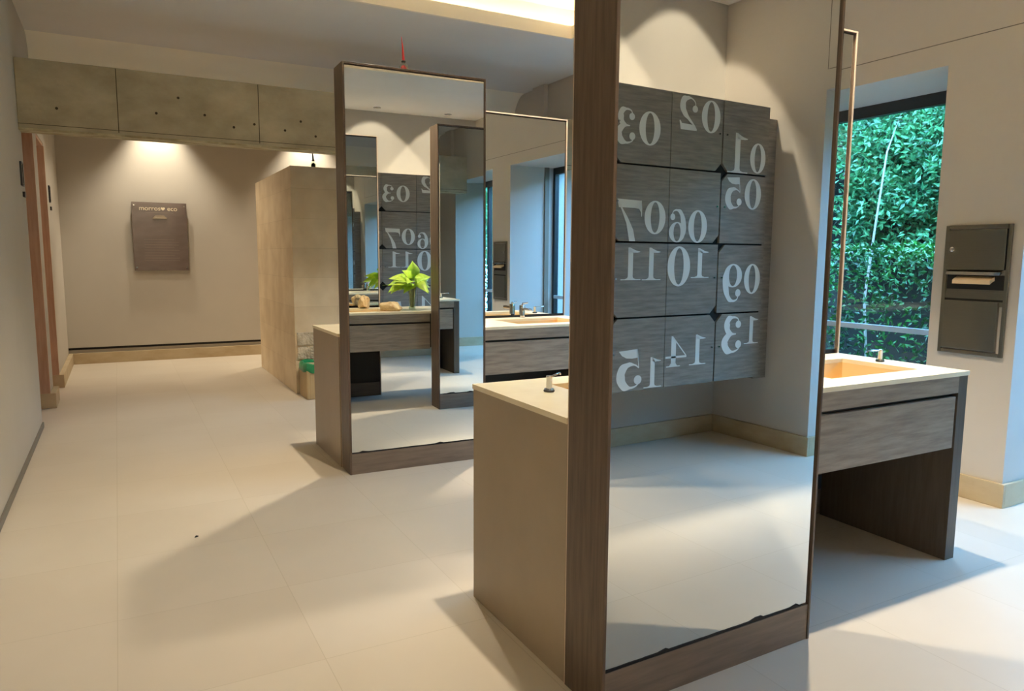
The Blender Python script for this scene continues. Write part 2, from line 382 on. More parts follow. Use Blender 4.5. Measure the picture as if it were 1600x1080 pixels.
for x, wd in ((.55, 'above the grey notice panel'), (2.52, 'above the stone block'), (3.9, 'nearest the window side')):
    downlight(x, YB-.25, 3.498, E_BACK, 82, 'ceiling downlight grazing the end wall, %s' % wd, 'downlights on the end wall', .75)

for x, y, wd in ((.35, 8.9, 'over the passage beyond the beam'), (.5, 10.0, 'over the end of the passage')):  # fill lamps added to brighten the passage floor and the stone block
    downlight(x, y, 3.498, E_FILL, 110, 'added fill downlight %s' % wd, 'added passage fill lights', .6)

# ------------------------------------------------------------------ vanity groups
X0, X1, VY0, VY1 = 1.25, 3.471, 1.93, 2.64
CT = .908
def vanity(dx, dy, which):
    v = thing('vanity_unit', '%s vanity cabinet in grey-brown laminate, open beneath, %s' % which, 'vanity', (dx, dy, 0), 0, 'vanity cabinets')
    zt = CT-.02
    MB().box(X0, X0+.07, VY0+.002, VY1-.002, 0, zt, .001).build('side_panel', 'side_lam', v)
    MB().box(X1-.077, X1-.009, VY0+.002, VY1-.002, 0, zt, .001).build('side_panel', 'laminate_shaded', v)
    xm = 2.365
    # top rails and false drawer fronts, one pair facing each way
    MB().box(2.23, X1-.077, VY0+.002, VY0+.03, .81, zt).build('top_rail', 'laminate', v)
    MB().box(X0+.07, 2.50, VY1-.03, VY1-.002, .81, zt).build('top_rail', 'laminate', v)
    MB().box(2.23, X1-.092, VY0+.003, VY0+.025, .551, .793, .001).build('drawer_front', 'laminate', v)
    MB().box(X0+.085, 2.50, VY1-.025, VY1-.003, .551, .793, .001).build('drawer_front', 'laminate', v)
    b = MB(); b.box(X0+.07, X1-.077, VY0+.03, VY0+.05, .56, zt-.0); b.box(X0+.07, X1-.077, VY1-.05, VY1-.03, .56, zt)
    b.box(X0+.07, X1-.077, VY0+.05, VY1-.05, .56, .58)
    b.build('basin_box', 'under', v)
    return v
vanity(0, 0, ('near', 'behind the largest mirror')); vanity(.018, 2.836, ('far', 'behind the smaller standing mirror'))
def worktop(dx, dy, which):
    w_ = thing('worktop', 'cream stone %s vanity worktop with two sunken basins, %s' % which, 'worktop', (dx, dy, CT), 0, 'vanity worktops')
    bas = [(1.53, 2.14, 2.09, 2.49), (2.69, 3.30, 2.07, 2.48)]
    b = MB(); x = [X0-.004, 1.53, 2.14, 2.69, 3.30, X1]
    y0, y1 = VY0, VY1
    b.box(x[0], x[1], y0, y1, -.02, 0); b.box(x[2], x[3], y0, y1, -.02, 0); b.box(x[4], x[5], y0, y1, -.02, 0)
    for i in (0, 1):
        a, c, d, e = bas[i]
        b.box(a, c, y0, d, -.02, 0); b.box(a, c, e, y1, -.02, 0)
    b.build('slab', 'counter', w_)
    for a, c, d, e in bas:
        k = MB(); t = .012; dp = .13
        k.box(a-t, a, d-t, e+t, -dp, -.0205); k.box(c, c+t, d-t, e+t, -dp, -.0205); k.box(a, c, d-t, d, -dp, -.0205); k.box(a, c, e, e+t, -dp, -.0205)
        # sloping floor of the basin
        k.prism([(a, -dp), (c, -dp), (c, -dp+.02), ((a+c)/2, -dp+.01), (a, -dp+.02)], 'y', d, e)
        bo = k.build('basin', 'basin', w_)
        MB().lathe([(.02, 0), (.022, .003), (.004, .004)], ((a+c)/2, (d+e)/2, -dp+.0101), 20).build('drain', 'chrome', bo, True)
    return w_
worktop(0, 0, ('near', 'largest mirror at its left')); worktop(.018, 2.836, ('far', 'smaller mirror at its left'))

def framed_mirror(name_label, loc, rz, skew=0, mw=.97, H=2.605, ft=.205):
    """front faces -Y, origin at front-left foot; a second, shorter pane faces the other vanity half above its counter"""
    t = thing('framed_mirror', name_label, 'mirror', loc, rz, 'tall two-sided framed mirrors')
    f = .013; K = .141; g = .011
    b = MB(); b.box(0, f, 0, ft, 0, H, .002); b.box(mw-g, mw, 0, ft, 0, H, .002)
    b.box(f, mw-g, 0, ft, H-f, H, .002)
    b.build('frame', 'frame_wood', t)
    MB().box(f, mw-g, .004, ft-.004, 0, K-.004, .001).build('plinth', 'laminate2', t)
    MB().box(f, mw-g, .018, ft-.018, K-.004, H-f).build('core', 'under', t)
    MB().box(f+.003, mw-g-.001, .008, .0175, K+.004, H-f-.006).build('mirror_pane', 'mirror', t)
    MB().box(f+.003, mw-g-.001, ft-.0175, ft-.008, CT+.02, H-f-.006).build('rear_mirror_pane', 'mirror', t, )
    b = MB(); e = .008
    b.box(0, e, ft, ft+.004, 0, H); b.box(mw-e, mw, ft, ft+.004, 0, H); b.box(e, mw-e, ft, ft+.004, H-e, H)
    b.build('rear_trim', 'champagne', t)
    if skew:                                   # the cabinet behind stays square: take the turn out of the rear faces
        for ch in t.children:
            for v in ch.data.vertices:
                if v.co.y > ft*.5: v.co.y -= v.co.x*skew
    # crumbled silvering along the foot of the glass
    r = random.Random(int(loc[1]*100)); k = MB(); x = f+.004; top = []
    while x < mw-f-.03:
        top.append((x, K+.0045+r.uniform(0, .0015)+(.007 if r.random() < .16 else 0))); x += r.uniform(.012, .05)
    k.prism([(f+.004, K-.003)]+top+[(mw-f-.03, K-.003)], 'y', .0055, .0078)
    k.build('chipped_edge', 'dark_gap', t)
    return t
M['champagne'] = mat('champagne_edge', srgb(218, 200, 182), .4)
M['laminate2'] = mat('brown_plinth_laminate', srgb(126, 112, 100), .45, noise=(4, srgb(108, 95, 84), (1.2, 12, 12), .35, .68))
framed_mirror('largest brown-framed standing mirror, at front left of near vanity, reflecting numbered lockers', (1.252, 1.716, 0), .026, .028)
framed_mirror('smaller brown-framed standing mirror at front left of the far vanity, reflecting vase', (1.27, 4.552, 0), -.023)
framed_mirror('narrowly visible framed mirror rising behind near vanity\'s right basin, before the window', (3.481, 2.851, 0), math.pi)
framed_mirror('brown-framed mirror behind the far vanity\'s right basin, partly hidden by smaller mirror', (3.499, 5.687, 0), math.pi)

# faucets and soap dispensers
def faucet(label, loc, rz):
    t = thing('faucet', label, 'faucet', loc, rz, 'chrome basin faucets')
    MB().lathe([(.026, 0), (.026, .006), (.024, .008), (.024, .105), (.021, .110), (.002, .112)], n=24).build('body', 'chrome', t, True)
    MB().box(-.020, .020, -.135, -.005, .066, .090, .006).build('spout', 'chrome', t)
    MB().tube([(0, 0, .108), (.0, -.005, .122), (.05, -.01, .128)], [.009, .008, .006]).build('lever', 'chrome', t, True)
    return t
f0 = faucet('chrome faucet beside the right basin of the far vanity', (3.00+.018, 2.565+2.836, CT), 0)
dup(f0, (3.00, 2.565, CT), 0, 'chrome faucet of near vanity\'s right basin, behind the largest mirror')
dup(f0, (1.835, 2.02, CT), math.pi, 'chrome faucet of near vanity\'s left basin, hidden by the largest mirror')
dup(f0, (1.853, 2.02+2.836, CT), math.pi, 'chrome faucet of the far vanity\'s left basin, behind the smaller mirror')
def soap(label, loc, rz):
    t = thing('soap_dispenser', label, 'soap dispenser', loc, rz, 'chrome soap pumps')
    MB().lathe([(.020, 0), (.0215, .002), (.0215, .006), (.019, .008)], n=24).build('base_ring', 'black', t, True)
    MB().lathe([(.020, .008), (.019, .012), (.0115, .0125), (.0115, .050), (.0125, .052), (.0125, .062), (.002, .064)], n=24).build('pump', 'chrome', t, True)
    MB().tube([(0, 0, .055), (.05, .0, .058), (.092, 0, .060), (.098, 0, .054)], [.0045, .004, .0035, .0035]).build('nozzle', 'chrome', t, True)
    return t
s0 = soap('chrome soap pump on the near vanity beside its left basin', (1.438, 2.356, CT), math.radians(32))
dup(s0, (3.372, 2.319, CT), math.radians(178), 'chrome soap pump at right end of near worktop, before the window')
dup(s0, (3.39, 5.155, CT), math.radians(0), 'chrome soap pump at right end of far worktop')
dup(s0, (1.456, 5.192, CT), math.radians(32), 'chrome soap pump at left end of far worktop, hidden by smaller mirror')

# vase with cuttings
def leaf_bm(bm, base, direc, up, L, W, curl=.25):
    d = Vector(direc).normalized(); s = d.cross(Vector(up)).normalized(); n = s.cross(d)
    N = 8; rows = []
    for i in range(N+1):
        t = i/N; wd = W*math.sin(math.pi*min(1, t*1.02)**.7)*(1-.25*t)*.5
        if i == 0: wd = .001
        if i == N: wd = .0008
        c = Vector(base)+d*L*t - n*L*curl*t*t
        rows.append([bm.verts.new(c-s*wd+n*wd*.35), bm.verts.new(c), bm.verts.new(c+s*wd+n*wd*.35)])
    for a, b_ in zip(rows, rows[1:]):
        for k in range(2): bm.faces.new((a[k], a[k+1], b_[k+1], b_[k]))
V = (2.42, 2.35, CT)
vs = thing('glass_vase', 'clear glass vase of water standing on the near worktop, seen in the smaller mirror', 'vase', V)
MB().lathe([(.030, 0), (.034, .003), (.031, .05), (.033, .11), (.040, .18), (.045, .215), (.043, .215), (.038, .18), (.031, .11), (.028, .05), (.028, .008), (.002, .007)], n=28).build('vessel', 'glass', vs, True)
pl = thing('leafy_cutting', 'lime-green broad-leaved cuttings standing in the glass vase on near worktop', 'plant', V)
stems = MB(); lv = MB(); rr = random.Random(3)
dirs = [(-1.0, .1, .15), (-.75, -.35, -.35), (-.55, .3, .25), (-.2, .6, .5), (.05, .1, 1.0), (.3, .35, .55), (.75, .25, .1), (.85, -.2, -.25), (.45, -.5, .3), (-.15, -.7, .45), (-.4, -.55, .0), (.6, .55, -.1), (-.65, .5, .5), (.1, .75, .1), (-.85, .2, -.3), (-.3, .2, .9), (.2, .6, .3), (-.5, -.1, .7), (.5, .0, .7), (.1, .5, .6), (-.2, .4, .1), (.35, .5, .0), (-.7, .3, .7), (-.05, .2, 1.3), (-.95, .3, .4), (.75, .1, .5)]
for i, d in enumerate(dirs):
    a = i*2.4; p0 = Vector((.015*math.cos(a), .015*math.sin(a), .02)); p1 = Vector((.03*math.cos(a+1), .03*math.sin(a+1), .2))
    dd = Vector(d); p2 = p1+Vector((dd.x*.07, dd.y*.07, .05+.05*max(0, dd.z)))
    stems.tube([p0, (p0+p1)/2+Vector((.004, 0, 0)), p1, p2], [.003, .0028, .0025, .002], 6)
    if dd.x > .2 and dd.y > .3: dd = Vector((dd.x, -.1, dd.z))
    leaf_bm(lv.bm, p2, (dd.x, dd.y*.7, dd.z*.5-.12), (rr.uniform(-.3, .3), rr.uniform(.5, 1.3), 1), rr.uniform(.13, .18), rr.uniform(.11, .145), rr.uniform(.15, .5))
leaf_bm(lv.bm, Vector((-.10, -.01, .25)), (-1, -.05, -.02), (0, 0, 1), .19, .03, .05)
stems.build('stem', 'stem', pl, True); lo = lv.build('leaves', 'leaf', pl, True)
sm = lo.modifiers.new('thick', 'SOLIDIFY'); sm.thickness = .0012
# rocks
def rock(label, loc, sc, rz, seed):
    b = MB(); bmesh.ops.create_icosphere(b.bm, subdivisions=4, radius=1)
    r = random.Random(seed); ks = [(Vector((r.gauss(0, 1), r.gauss(0, 1), r.gauss(0, 1))).normalized(), r.uniform(.6, .95)) for _ in range(16)]
    for v in b.bm.verts:
        p = v.co.normalized(); s = 1.0
        for n, dd in ks:
            q = p.dot(n)
            if q > 0: s = min(s, dd/q)
        p = p*s*(1+.05*math.sin(p.x*9+seed)*math.sin(p.y*8))
        v.co = Vector((p.x*sc[0], p.y*sc[1], max(-sc[2]*.55, p.z*sc[2])+sc[2]*.55))
    o = b.build('rock', 'rock', None, False); o.location = loc; o.rotation_euler = (0, 0, rz)
    return tag(o, label, 'rock')
rock('long flat reddish-cream rock on near worktop, beside the glass vase', (2.165, 2.475, CT), (.125, .065, .068), .3, 5)
rock('smaller chunky cream rock behind the long rock on near worktop', (2.02, 2.04, CT), (.075, .06, .085), .8, 11)

# ------------------------------------------------------------------ lockers on the rear wall
LR, LW, L0, LH, LY = 4.286, .475, .542, .49, -.25
cab = thing('locker_cabinet', 'wall-hung bank of dark wood lockers with large white numbers, behind the camera', 'lockers', (LR, LY, L0))
# local x runs to -X as column grows: local coords u = X - LR (negative), z from L0
b = MB(); b.box(-4*LW, 0, YR-LY+.001, -.022, 0, 4*LH, .001); b.build('carcass', 'locker_side', cab)
MB().box(.002, RX-LR-.001, YR-LY+.001, -.05, -.02, 4*LH-.07).build('filler_panel', 'locker', cab)
MB().box(-4*LW+.004, -.004, -.0215, -.02, .004, 4*LH-.004).build('door_gap', 'dark_gap', cab)

def ell(cx, cy, rx, ry, n=40): return [(cx+rx*math.cos(2*math.pi*i/n), cy+ry*math.sin(2*math.pi*i/n)) for i in range(n)]
def bez(p, n=14):
    out = []
    for i in range(n+1):
        t = i/n; q = [Vector(a) for a in p]
        while len(q) > 1: q = [q[k].lerp(q[k+1], t) for k in range(len(q)-1)]
        out.append(q[0])
    return out
def stroke(cent, wid):       # list of quads along a centre line with half widths
    P = [Vector(c) for c in cent]; n = len(P); Ls = []; Rs = []
    for i in range(n):
        d = (P[min(i+1, n-1)]-P[max(i-1, 0)]).normalized(); nn = Vector((-d.y, d.x)); t = i/(n-1)
        k = t*(len(wid)-1); j = min(int(k), len(wid)-2); f_ = k-j; f_ = f_*f_*(3-2*f_); h = wid[j]*(1-f_)+wid[j+1]*f_
        Ls.append(P[i]+nn*h); Rs.append(P[i]-nn*h)
    return [[Ls[i], Ls[i+1], Rs[i+1], Rs[i]] for i in range(n-1)]
def ring(cx, cy, ro, so, ri, si, n=44):
    q = []
    for i in range(n):
        a, c = 2*math.pi*i/n, 2*math.pi*(i+1)/n
        q.append([(cx+ro*math.cos(a), cy+so*math.sin(a)), (cx+ro*math.cos(c), cy+so*math.sin(c)), (cx+ri*math.cos(c), cy+si*math.sin(c)), (cx+ri*math.cos(a), cy+si*math.sin(a))])
    return q
def smoothpath(pts, n=8):    # Catmull-Rom
    P = [Vector(p) for p in pts]; P = [P[0]*2-P[1]]+P+[P[-1]*2-P[-2]]; out = []
    for i in range(1, len(P)-2):
        for k in range(n):
            t = k/n; a, b_, c, d = P[i-1:i+3]
            out.append(.5*((2*b_)+(c-a)*t+(2*a-5*b_+4*c-d)*t*t+(3*b_-a-3*c+d)*t**3))
    out.append(P[-2]); return out
H_ = .018                     # hairline half width
def digit(ch):               # unit box 0..1 x 0..1, fat-face style
    if ch == '0': return ring(.5, .5, .5, .5, .21, .455)
    if ch == '1':
        return [[(.40, .02), (.64, .02), (.64, .9), (.40, .9)], [(.40, .82), (.64, .9), (.64, 1.0), (.56, 1.0)], [(.0, .0), (1.0, .0), (1.0, .03), (.0, .03)],
                [(.24, .03), (.40, .03), (.40, .12), (.37, .06)], [(.64, .03), (.80, .03), (.67, .06), (.64, .12)],
                *stroke(smoothpath([(.05, .87), (.22, .875), (.40, .90), (.56, .975)]), [.012, .03, .05, .03])]
    if ch == '2':
        return [*stroke(smoothpath([(.14, .68), (.17, .86), (.36, .965), (.58, .965), (.78, .88), (.82, .70), (.72, .52), (.48, .34), (.22, .17), (.06, .03)]), [H_, H_, .02, .06, .13, .15, .11, .05, .03, .02]),
                ell(.17, .66, .14, .105), [(.04, 0), (.90, 0), (.98, .27), (.93, .27), (.86, .19), (.20, .17)]]
    if ch == '3':
        return [*stroke(smoothpath([(.16, .82), (.24, .945), (.45, .98), (.68, .92), (.74, .76), (.66, .58), (.42, .515)]), [H_, H_, .03, .10, .14, .10, H_]),
                *stroke(smoothpath([(.30, .515), (.50, .505), (.74, .42), (.83, .27), (.72, .09), (.44, .02), (.18, .08), (.10, .2)]), [H_, .03, .11, .155, .12, .03, H_, H_]),
                ell(.20, .78, .13, .10), ell(.17, .22, .14, .11)]
    if ch == '4':
        return [[(.52, .10), (.74, .10), (.74, 1.0), (.60, .90), (.52, .80)], *stroke([Vector((.70, .985)), Vector((.02, .34))], [.02, .02]), [(.0, .28), (1.0, .28), (1.0, .345), (.0, .345)],
                [(.30, .0), (.96, .0), (.96, .03), (.30, .03)], [(.44, .03), (.82, .03), (.74, .12), (.52, .12)]]
    if ch == '5':
        return [[(.18, 1.0), (.92, .965), (.80, .85), (.62, .78), (.40, .765), (.18, .78)], *stroke([Vector((.20, .98)), Vector((.13, .52))], [.02, .018]),
                *stroke(smoothpath([(.13, .52), (.30, .60), (.54, .61), (.78, .48), (.83, .28), (.70, .08), (.44, .02), (.20, .07), (.10, .2)]), [H_, .02, .06, .14, .165, .12, .03, H_, H_]),
                ell(.17, .21, .15, .115)]
    if ch == '6':
        return [*ring(.53, .31, .45, .31, .20, .275), *stroke(smoothpath([(.84, .80), (.76, .94), (.56, .98), (.34, .90), (.20, .66), (.17, .40), (.24, .18)]), [H_, H_, .03, .08, .13, .145, .10]), ell(.80, .77, .13, .10)]
    if ch == '7':
        return [[(.02, .98), (.96, 1.0), (.90, .80), (.22, .80)], *stroke([Vector((.04, .97)), Vector((.035, .80)), Vector((.02, .60))], [.012, .03, .01]), [(.02, .98), (.30, .80), (.12, .78), (.05, .70)],
                [(.96, 1.0), (.60, .42), (.48, .0), (.25, .0), (.34, .28), (.55, .56), (.85, .88)]]
    if ch == '8':
        return [*ring(.5, .74, .40, .26, .17, .22), *ring(.5, .26, .47, .27, .20, .225)]
    if ch == '9':
        return [[(1-x, 1-y) for x, y in q] for q in digit('6')]
def number_mesh(specs, parent, y):
    """specs: (char, Xlow, Xhigh, Zlow, Zhigh) in cabinet local coordinates; read by someone facing -Y"""
    for ch, xa, xb, za, zb in specs:
        b = MB()
        for k, q in enumerate(digit(ch)):
            b.prism([(xb-(p[0])*(xb-xa), za+p[1]*(zb-za)) for p in q], 'y', y, y+.0012+(.0004 if k >= 44 else 0)+(.0007 if len(q) > 10 else 0))
        b.build('digit', 'number', parent)
NUM = {
 '01': [('1', 3.867, 4.072, 2.018, 2.29), ('0', 4.095, 4.255, 2.026, 2.236)],
 '02': [('2', 3.402, 3.572, 2.266, 2.478), ('0', 3.607, 3.782, 2.264, 2.478)],
 '03': [('3', 2.868, 3.034, 2.136, 2.35), ('0', 3.063, 3.242, 2.138, 2.35)],
 '05': [('5', 3.859, 4.028, 1.773, 1.989), ('0', 4.055, 4.225, 1.77, 1.985)],
 '06': [('6', 3.34, 3.50, 1.526, 1.744), ('0', 3.517, 3.693, 1.526, 1.746)],
 '07': [('7', 2.89, 3.105, 1.528, 1.792), ('0', 3.126, 3.308, 1.576, 1.792)],
 '09': [('9', 3.863, 4.068, 1.114, 1.383), ('0', 4.088, 4.255, 1.166, 1.383)],
 '10': [('0', 3.34, 3.546, 1.232, 1.50), ('1', 3.557, 3.726, 1.287, 1.49)],
 '11': [('1', 2.938, 3.105, 1.278, 1.488), ('1', 3.117, 3.28, 1.276, 1.489)],
 '13': [('3', 3.877, 4.09, .745, 1.006), ('1', 4.115, 4.265, .80, 1.002)],
 '14': [('4', 3.348, 3.541, .682, .896), ('1', 3.569, 3.728, .682, .894)],
 '15': [('5', 2.922, 3.141, .564, .825), ('1', 3.158, 3.314, .556, .762)],
 '04': [('4', 2.44, 2.62, 2.10, 2.31), ('0', 2.64, 2.81, 2.10, 2.31)],
 '08': [('8', 2.46, 2.63, 1.56, 1.78), ('0', 2.65, 2.82, 1.62, 1.84)],
 '12': [('2', 2.42, 2.60, 1.10, 1.32), ('1', 2.63, 2.78, 1.10, 1.32)],
 '16': [('6', 2.43, 2.62, .62, .84), ('1', 2.64, 2.80, .62, .84)],
}
for row in range(4):
    for c in range(4):
        xb, xa = -c*LW, -(c+1)*LW
        zb, za = (4-row)*LH, (3-row)*LH
        g = .0025; gv = .006
        x0_, x1_ = xa+g, xb-g
        if c == 0: x0_ = xa+.010
        z0_, z1_ = za+gv, zb-gv
        k = .055
        lo = {0: True, 1: False, 2: True, 3: False}[c]       # chamfer on low-x side?
        if c == 0: top = row > 0
        else: top = row == 3
        P = [(x0_, z0_), (x1_, z0_), (x1_, z1_), (x0_, z1_)]
        idx = {(True, False): 0, (False, False): 1, (False, True): 2, (True, True): 3}[(lo, top)]
        q = P[idx]; sx = 1 if lo else -1; sz = -1 if top else 1
        pa, pb = (q[0]+sx*k, q[1]), (q[0], q[1]+sz*k)
        cut = {0: [pb, pa], 1: [pa, pb], 2: [pb, pa], 3: [pa, pb]}[idx]
        P = P[:idx]+cut+P[idx+1:]
        d = MB().prism(P, 'y', -.0195, 0).build('door', 'locker', cab)
        lx = (x0_+.03) if lo else (x1_-.03)
        MB().tube([(lx, -.001, (z0_+z1_)/2+.01), (lx, .010, (z0_+z1_)/2+.01)], .006).build('lock', 'chrome', d, True)
        nm = '%02d' % (row*4+c+1)
        number_mesh([(ch, a-LR, b_-LR, e-L0, f_-L0) for ch, a, b_, e, f_ in NUM[nm]], d, .0003)

# ------------------------------------------------------------------ paper towel dispenser in the pillar
dy0, dy1, dz0, dz1 = 2.286, 2.661, .864, 1.625
dsp = thing('paper_towel_dispenser', 'brushed steel recessed towel dispenser with waste bin on pillar by the window', 'dispenser', (RX, (dy0+dy1)/2, dz0))
hw = (dy1-dy0)/2; hh = dz1-dz0
b = MB(); fl = .022
b.box(-.014, 0, -hw, -hw+fl, 0, hh, .003); b.box(-.014, 0, hw-fl, hw, 0, hh, .003)
b.box(-.014, 0, -hw+fl, hw-fl, 0, fl, .003); b.box(-.014, 0, -hw+fl, hw-fl, hh-fl, hh, .003)
b.build('flange', 'steel', dsp)
b = MB(); b.box(-.010, -.001, -hw+fl, hw-fl, .29, .37); b.box(-.0035, -.001, -hw+fl, hw-fl, .37, .51)
b.build('back_plate', 'steel', dsp)
d = MB().box(-.022, -.001, -hw+fl+.003, hw-fl-.003, .50, hh-fl-.006, .003).build('door', 'steel', dsp)
MB().lathe([(.014, 0), (.014, .010), (.010, .012), (.003, .012)], n=18).build('lock', 'chrome', d, True)
lk = d.children[0]; lk.rotation_euler = (0, math.radians(-90), 0); lk.location = (-.022, hw-.055, .62)
MB().prism([(-.001, .50), (-.040, .488), (-.042, .470), (-.034, .474), (-.001, .485)], 'y', -hw+fl+.012, hw-fl-.012).build('hood', 'chrome', dsp)
MB().box(-.006, -.0036, -hw+fl+.004, hw-fl-.004, .385, .470).build('slot', 'dark_gap', dsp)
MB().box(-.025, -.001, -hw+fl+.02, hw-fl-.004, .03, .315, .003).build('waste_door', 'steel', dsp)
MB().box(-.011, -.0102, -hw+fl, hw-fl, .318, .330).build('shadow_gap', 'dark_gap', dsp)
b = MB()
b.prism([(-.0065, .462), (-.03, .452), (-.052, .440), (-.052, .418), (-.030, .430), (-.0065, .438)], 'y', -.11, .105)
o = b.build('paper_towel', 'paper'); o.location = dsp.location
tag(o, 'folded cream paper towel hanging out of the steel wall dispenser', 'paper towel')

# ------------------------------------------------------------------ notice panel on the end wall
sx0, sx1, sz0, sz1 = .205, .868, 1.215, 2.115
sg = thing('wall_sign', 'grey glossy notice panel with pale heading on standoffs on the end wall', 'sign', ((sx0+sx1)/2, YB, (sz0+sz1)/2))
W2, H2 = (sx1-sx0)/2, (sz1-sz0)/2
MB().box(-W2, W2, -.052, -.042, -H2, H2, .001).build('panel', 'sign', sg)
MB().box(-W2+.015, W2-.015, -.030, -.022, -H2-.0, H2-.05).build('backing_board', 'under', sg)
for x in (-W2+.03, W2-.03):
    for z in (-H2+.04, H2-.04):
        MB().tube([(x, -.060, z), (x, .0, z)], .010).build('standoff', 'chrome', sg, True)
def text(body, size, loc, rot, m, name, parent, ext=.001, sp=1.0):
    cu = bpy.data.curves.new(name, 'FONT'); cu.body = body; cu.size = size; cu.extrude = ext; cu.align_x = 'CENTER'; cu.space_character = sp
    tmp = bpy.data.objects.new(name, cu); COL.objects.link(tmp)
    dg = bpy.context.evaluated_depsgraph_get(); me = bpy.data.meshes.new_from_object(tmp.evaluated_get(dg))
    bpy.data.objects.remove(tmp); me.materials.clear(); me.materials.append(M[m])
    o = bpy.data.objects.new(name, me); COL.objects.link(o); o.parent = parent; o.location = loc; o.rotation_euler = rot
    return o
RX90 = (math.radians(90), 0, 0)
text('morros', .085, (-.115, -.0532, H2-.105), RX90, 'letter', 'lettering', sg)
text('eco', .085, (.155, -.0532, H2-.105), RX90, 'letter', 'lettering', sg)
hp = []
for i in range(30):
    t = 2*math.pi*i/30
    hp.append((.042+.0016*16*math.sin(t)**3, H2-.080+.0016*(13*math.cos(t)-5*math.cos(2*t)-2*math.cos(3*t)-math.cos(4*t))))
MB().prism(hp, 'y', -.0545, -.0525).build('heart', 'letter', sg)
M['faint'] = mat('faint_print', srgb(134, 118, 108), .4)
MB().box(-.17, .17, -.0523, -.0518, H2-.135, H2-.131).build('heading_rule', 'faint', sg)
b = MB()
for i in range(9):
    z = -.04-.035*i; b.box(-.20, .22 if i % 3 else .16, -.0523, -.0518, z, z+.004)
b.build('small_print', 'faint', sg)
b = MB(); b.box(-.085, .085, -.066, -.0521, H2-.215, H2-.198, .002); b.prism([(-.08, H2-.198), (.08, H2-.198), (.05, H2-.168), (-.05, H2-.168)], 'y', -.062, -.0521)
b.build('relief_plaque', mat('pewter', srgb(180, 168, 148), .35, metal=.6), sg)

# restroom plates on the left wall
def plate(y, z, label):
    t = thing('door_plate', label, 'sign', (LX, y, z), 0)
    b = MB(); b.box(.0, .014, -.055, -.045, -.09, .09); b.box(0, .014, .045, .055, -.09, .09); b.box(0, .014, -.045, .045, .08, .09); b.box(0, .014, -.045, .045, -.09, -.08)
    b.build('plate_frame', 'black', t)
    MB().box(.0, .008, -.045, .045, -.08, .08).build('plate_face', mat('pale_plate', srgb(196, 184, 150), .4), t)
    b = MB(); b.prism([(.018*math.cos(k*.524), .05+.018*math.sin(k*.524)) for k in range(12)], 'x', .008, .011)
    b.prism([(-.022, -.02), (.022, -.02), (.014, .028), (-.014, .028)], 'x', .008, .011); b.box(.008, .011, -.012, -.003, -.065, -.02); b.box(.008, .011, .003, .012, -.065, -.02)
    b.build('pictogram', 'black', t)
    MB().box(.0, .016, .03, .12, -.17, -.13, .002).build('lower_tag', 'black', t)
plate(6.77, 2.03, 'small dark-framed pictogram plate on left wall before the first doorway')
plate(9.45, 2.07, 'small dark-framed pictogram plate on left wall past the second doorway')

# ------------------------------------------------------------------ stone block, bin, small things
sb = thing('stone_block', 'tall travertine-clad block standing beyond the concrete beam', 'partition', (1.573, 7.6, 0))
MB().box(0, 2.2, 0, 2.08, 0, 2.319, .003).build('cladding', 'travertine', sb)
b = MB(); r = random.Random(5)
for (z0, z1) in ((.50, .64), (.36, .49)):
    x = .02
    while x < 1.2:
        w_ = r.uniform(.10, .26); dpt = r.uniform(.008, .018)
        b.box(x, x+w_-.004, -dpt, 0, z0+r.uniform(0, .006), z1-.004, .004); x += w_
b.build('split_face_course', 'rough_stone', sb)
bn = thing('waste_bin', 'pale slatted square bin lined with a green bag, before the stone block', 'bin', (1.60, 7.22, 0))
b = MB(); b.box(0, .30, 0, .32, 0, .33, .003)
for i in range(10): b.box(.006+i*.029, .028+i*.029, -.004, 0, .004, .326)
for i in range(11): b.box(-.004, 0, .006+i*.0285, .028+i*.0285, .004, .326)
b.build('slatted_box', 'slat', bn)
b = MB(); prof = []
b.lathe([(.205, .27), (.215, .29), (.213, .33), (.205, .352), (.19, .36), (.17, .35), (.165, .30)], (.15, .16, 0), 24)
for v in b.bm.verts:       # squarish rim with wrinkles
    x, y = v.co.x-.15, v.co.y-.16; a = math.atan2(y, x); k = 1/max(abs(math.cos(a)), abs(math.sin(a)))
    k = min(k, 1.28)*.78*(1+.02*math.sin(a*11)); v.co.x = .15+x*k*1.02; v.co.y = .16+y*k*1.08; v.co.z += .008*math.sin(a*7)
b.build('bag', 'bag', bn, True)

def pointed_bottle(label, loc, h, m):
    t = thing('pointed_bottle', label, 'bottle', loc)
    MB().lathe([(.026, 0), (.030, .006), (.030, .035), (.022, .052), (.010, .060), (.010, .066)], n=24).build('glass_body', 'glass', t, True)
    MB().lathe([(.018, .004), (.021, .008), (.021, .03), (.010, .045), (.004, .048)], n=20).build('liquid', m, t, True)
    MB().lathe([(.011, .064), (.014, .066), (.014, .074), (.009, .078)], n=20).build('collar', 'black', t, True)
    MB().tube([(0, 0, .076), (-.004, 0, .076+(h-.076)*.5), (-.013, 0, h)], [.0095, .0055, .0012], 12).build('tip', m, t, True)
pointed_bottle('little glass bottle with long red tip standing on top of the smaller mirror', (1.703, 4.65, 2.605), .225, 'redglass')
pointed_bottle('little glass bottle with black stopper on top of the stone block', (1.82, 7.66, 2.319), .20, 'black')
o = MB().tube([(0, 0, .004), (.008, .006, .006), (.018, .010, .004)], [.002, .005, .002], 8).build('beetle', 'black', None, True)
o.location = (.275, 3.868, 0); tag(o, 'small dark beetle lying on the pale floor tiles left of the mirrors', 'insect')

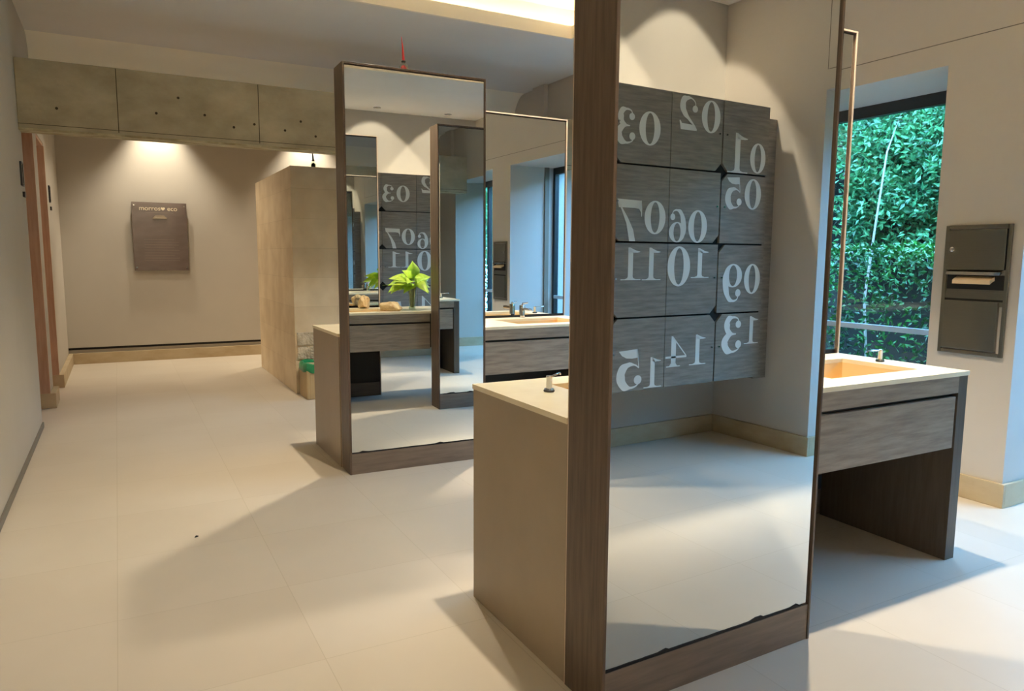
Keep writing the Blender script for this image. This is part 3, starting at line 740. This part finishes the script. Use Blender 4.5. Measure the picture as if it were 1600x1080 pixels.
# ------------------------------------------------------------------ garden outside
g = MB().box(5.35, 13, -6, 14, -.25, -.06).build('ground_outside', 'earth'); struct(g)
def leaf_cloud(name, pts, size, m, parent=None, seed=1):
    r = random.Random(seed); vs = []; fs = []
    for (x, y, z) in pts:
        d = Vector((r.gauss(-.5, .8), r.gauss(0, 1), r.gauss(.1, .8))).normalized()
        s = d.cross(Vector((r.gauss(0, 1), r.gauss(0, 1), r.gauss(0, 1)))).normalized(); n = s.cross(d)
        L = size*r.uniform(.7, 1.3); W = L*.22; i = len(vs); c = Vector((x, y, z))
        for q in (c, c+d*L*.35+s*W+n*W*.3, c+d*L, c+d*L*.35-s*W+n*W*.3): vs.append(q[:])
        fs += [(i, i+1, i+2), (i, i+2, i+3)]
    me = bpy.data.meshes.new(name); me.from_pydata(vs, [], fs); me.materials.append(M[m])
    o = bpy.data.objects.new(name, me); COL.objects.link(o)
    if parent: o.parent = parent
    return o
r = random.Random(2)
pts = []
for _ in range(30000):
    f_ = r.random()
    if f_ < .3: p = (r.uniform(6.5, 7.1), r.uniform(-5.0, 11.5), 1.50+r.uniform(-.05, .06))
    else: p = (6.5+abs(r.gauss(0, .10)), r.uniform(-5.0, 11.5), r.uniform(.02, 1.52))
    pts.append(p)
hd = leaf_cloud('clipped_hedge', pts, .065, 'fol_b', None, 3)
tag(hd, 'low clipped green hedge running along outside the windows', 'hedge', None, 'stuff')
pts = []
for _ in range(330):
    cy_, cz_ = r.uniform(-1.2, 1.2), 1.25+2.25*r.random()**.8
    cx_ = r.uniform(0, .75); n_ = 75 if cz_ > 1.8 else 28
    for _ in range(n_):
        y = cy_+r.gauss(0, .13); z = cz_+r.gauss(0, .10)
        if abs(y) < 1.29 and .4 < z < 3.58: pts.append((cx_+.5*abs(r.gauss(0, .2)), y, z))
tr = thing('leafy_tree', 'dense glossy-leaved tree with pale trunk behind hedge, in the middle of the window', 'tree', (7.9, 5.5, -.06), 0, 'trees outside the windows')
leaf_cloud('foliage', pts, .085, 'fol_a', tr, 4)
MB().tube([(.02, .1, 0), (-.1, .12, 1.0), (-.12, .02, 1.9), (-.10, -.05, 2.7), (.1, -.1, 3.3)], [.017, .015, .012, .010, .006], 8).build('trunk', 'bark', tr, True)
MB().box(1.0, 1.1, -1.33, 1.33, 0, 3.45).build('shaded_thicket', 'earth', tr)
for k, y in enumerate((-5.56, -2.78, .0, 2.72, 8.28, 11.06)):
    dup(tr, (7.9, y, -.06), 0, ['dense glossy-leaved tree farthest behind the rear wall', 'dense glossy-leaved tree just beyond the rear wall corner', 'dense glossy-leaved tree outside the window nearest the lockers', 'dense glossy-leaved tree behind hedge, at right side of the window', 'dense glossy-leaved tree behind hedge, past the left of the visible window', 'dense glossy-leaved tree at the far end of the hedge'][k])
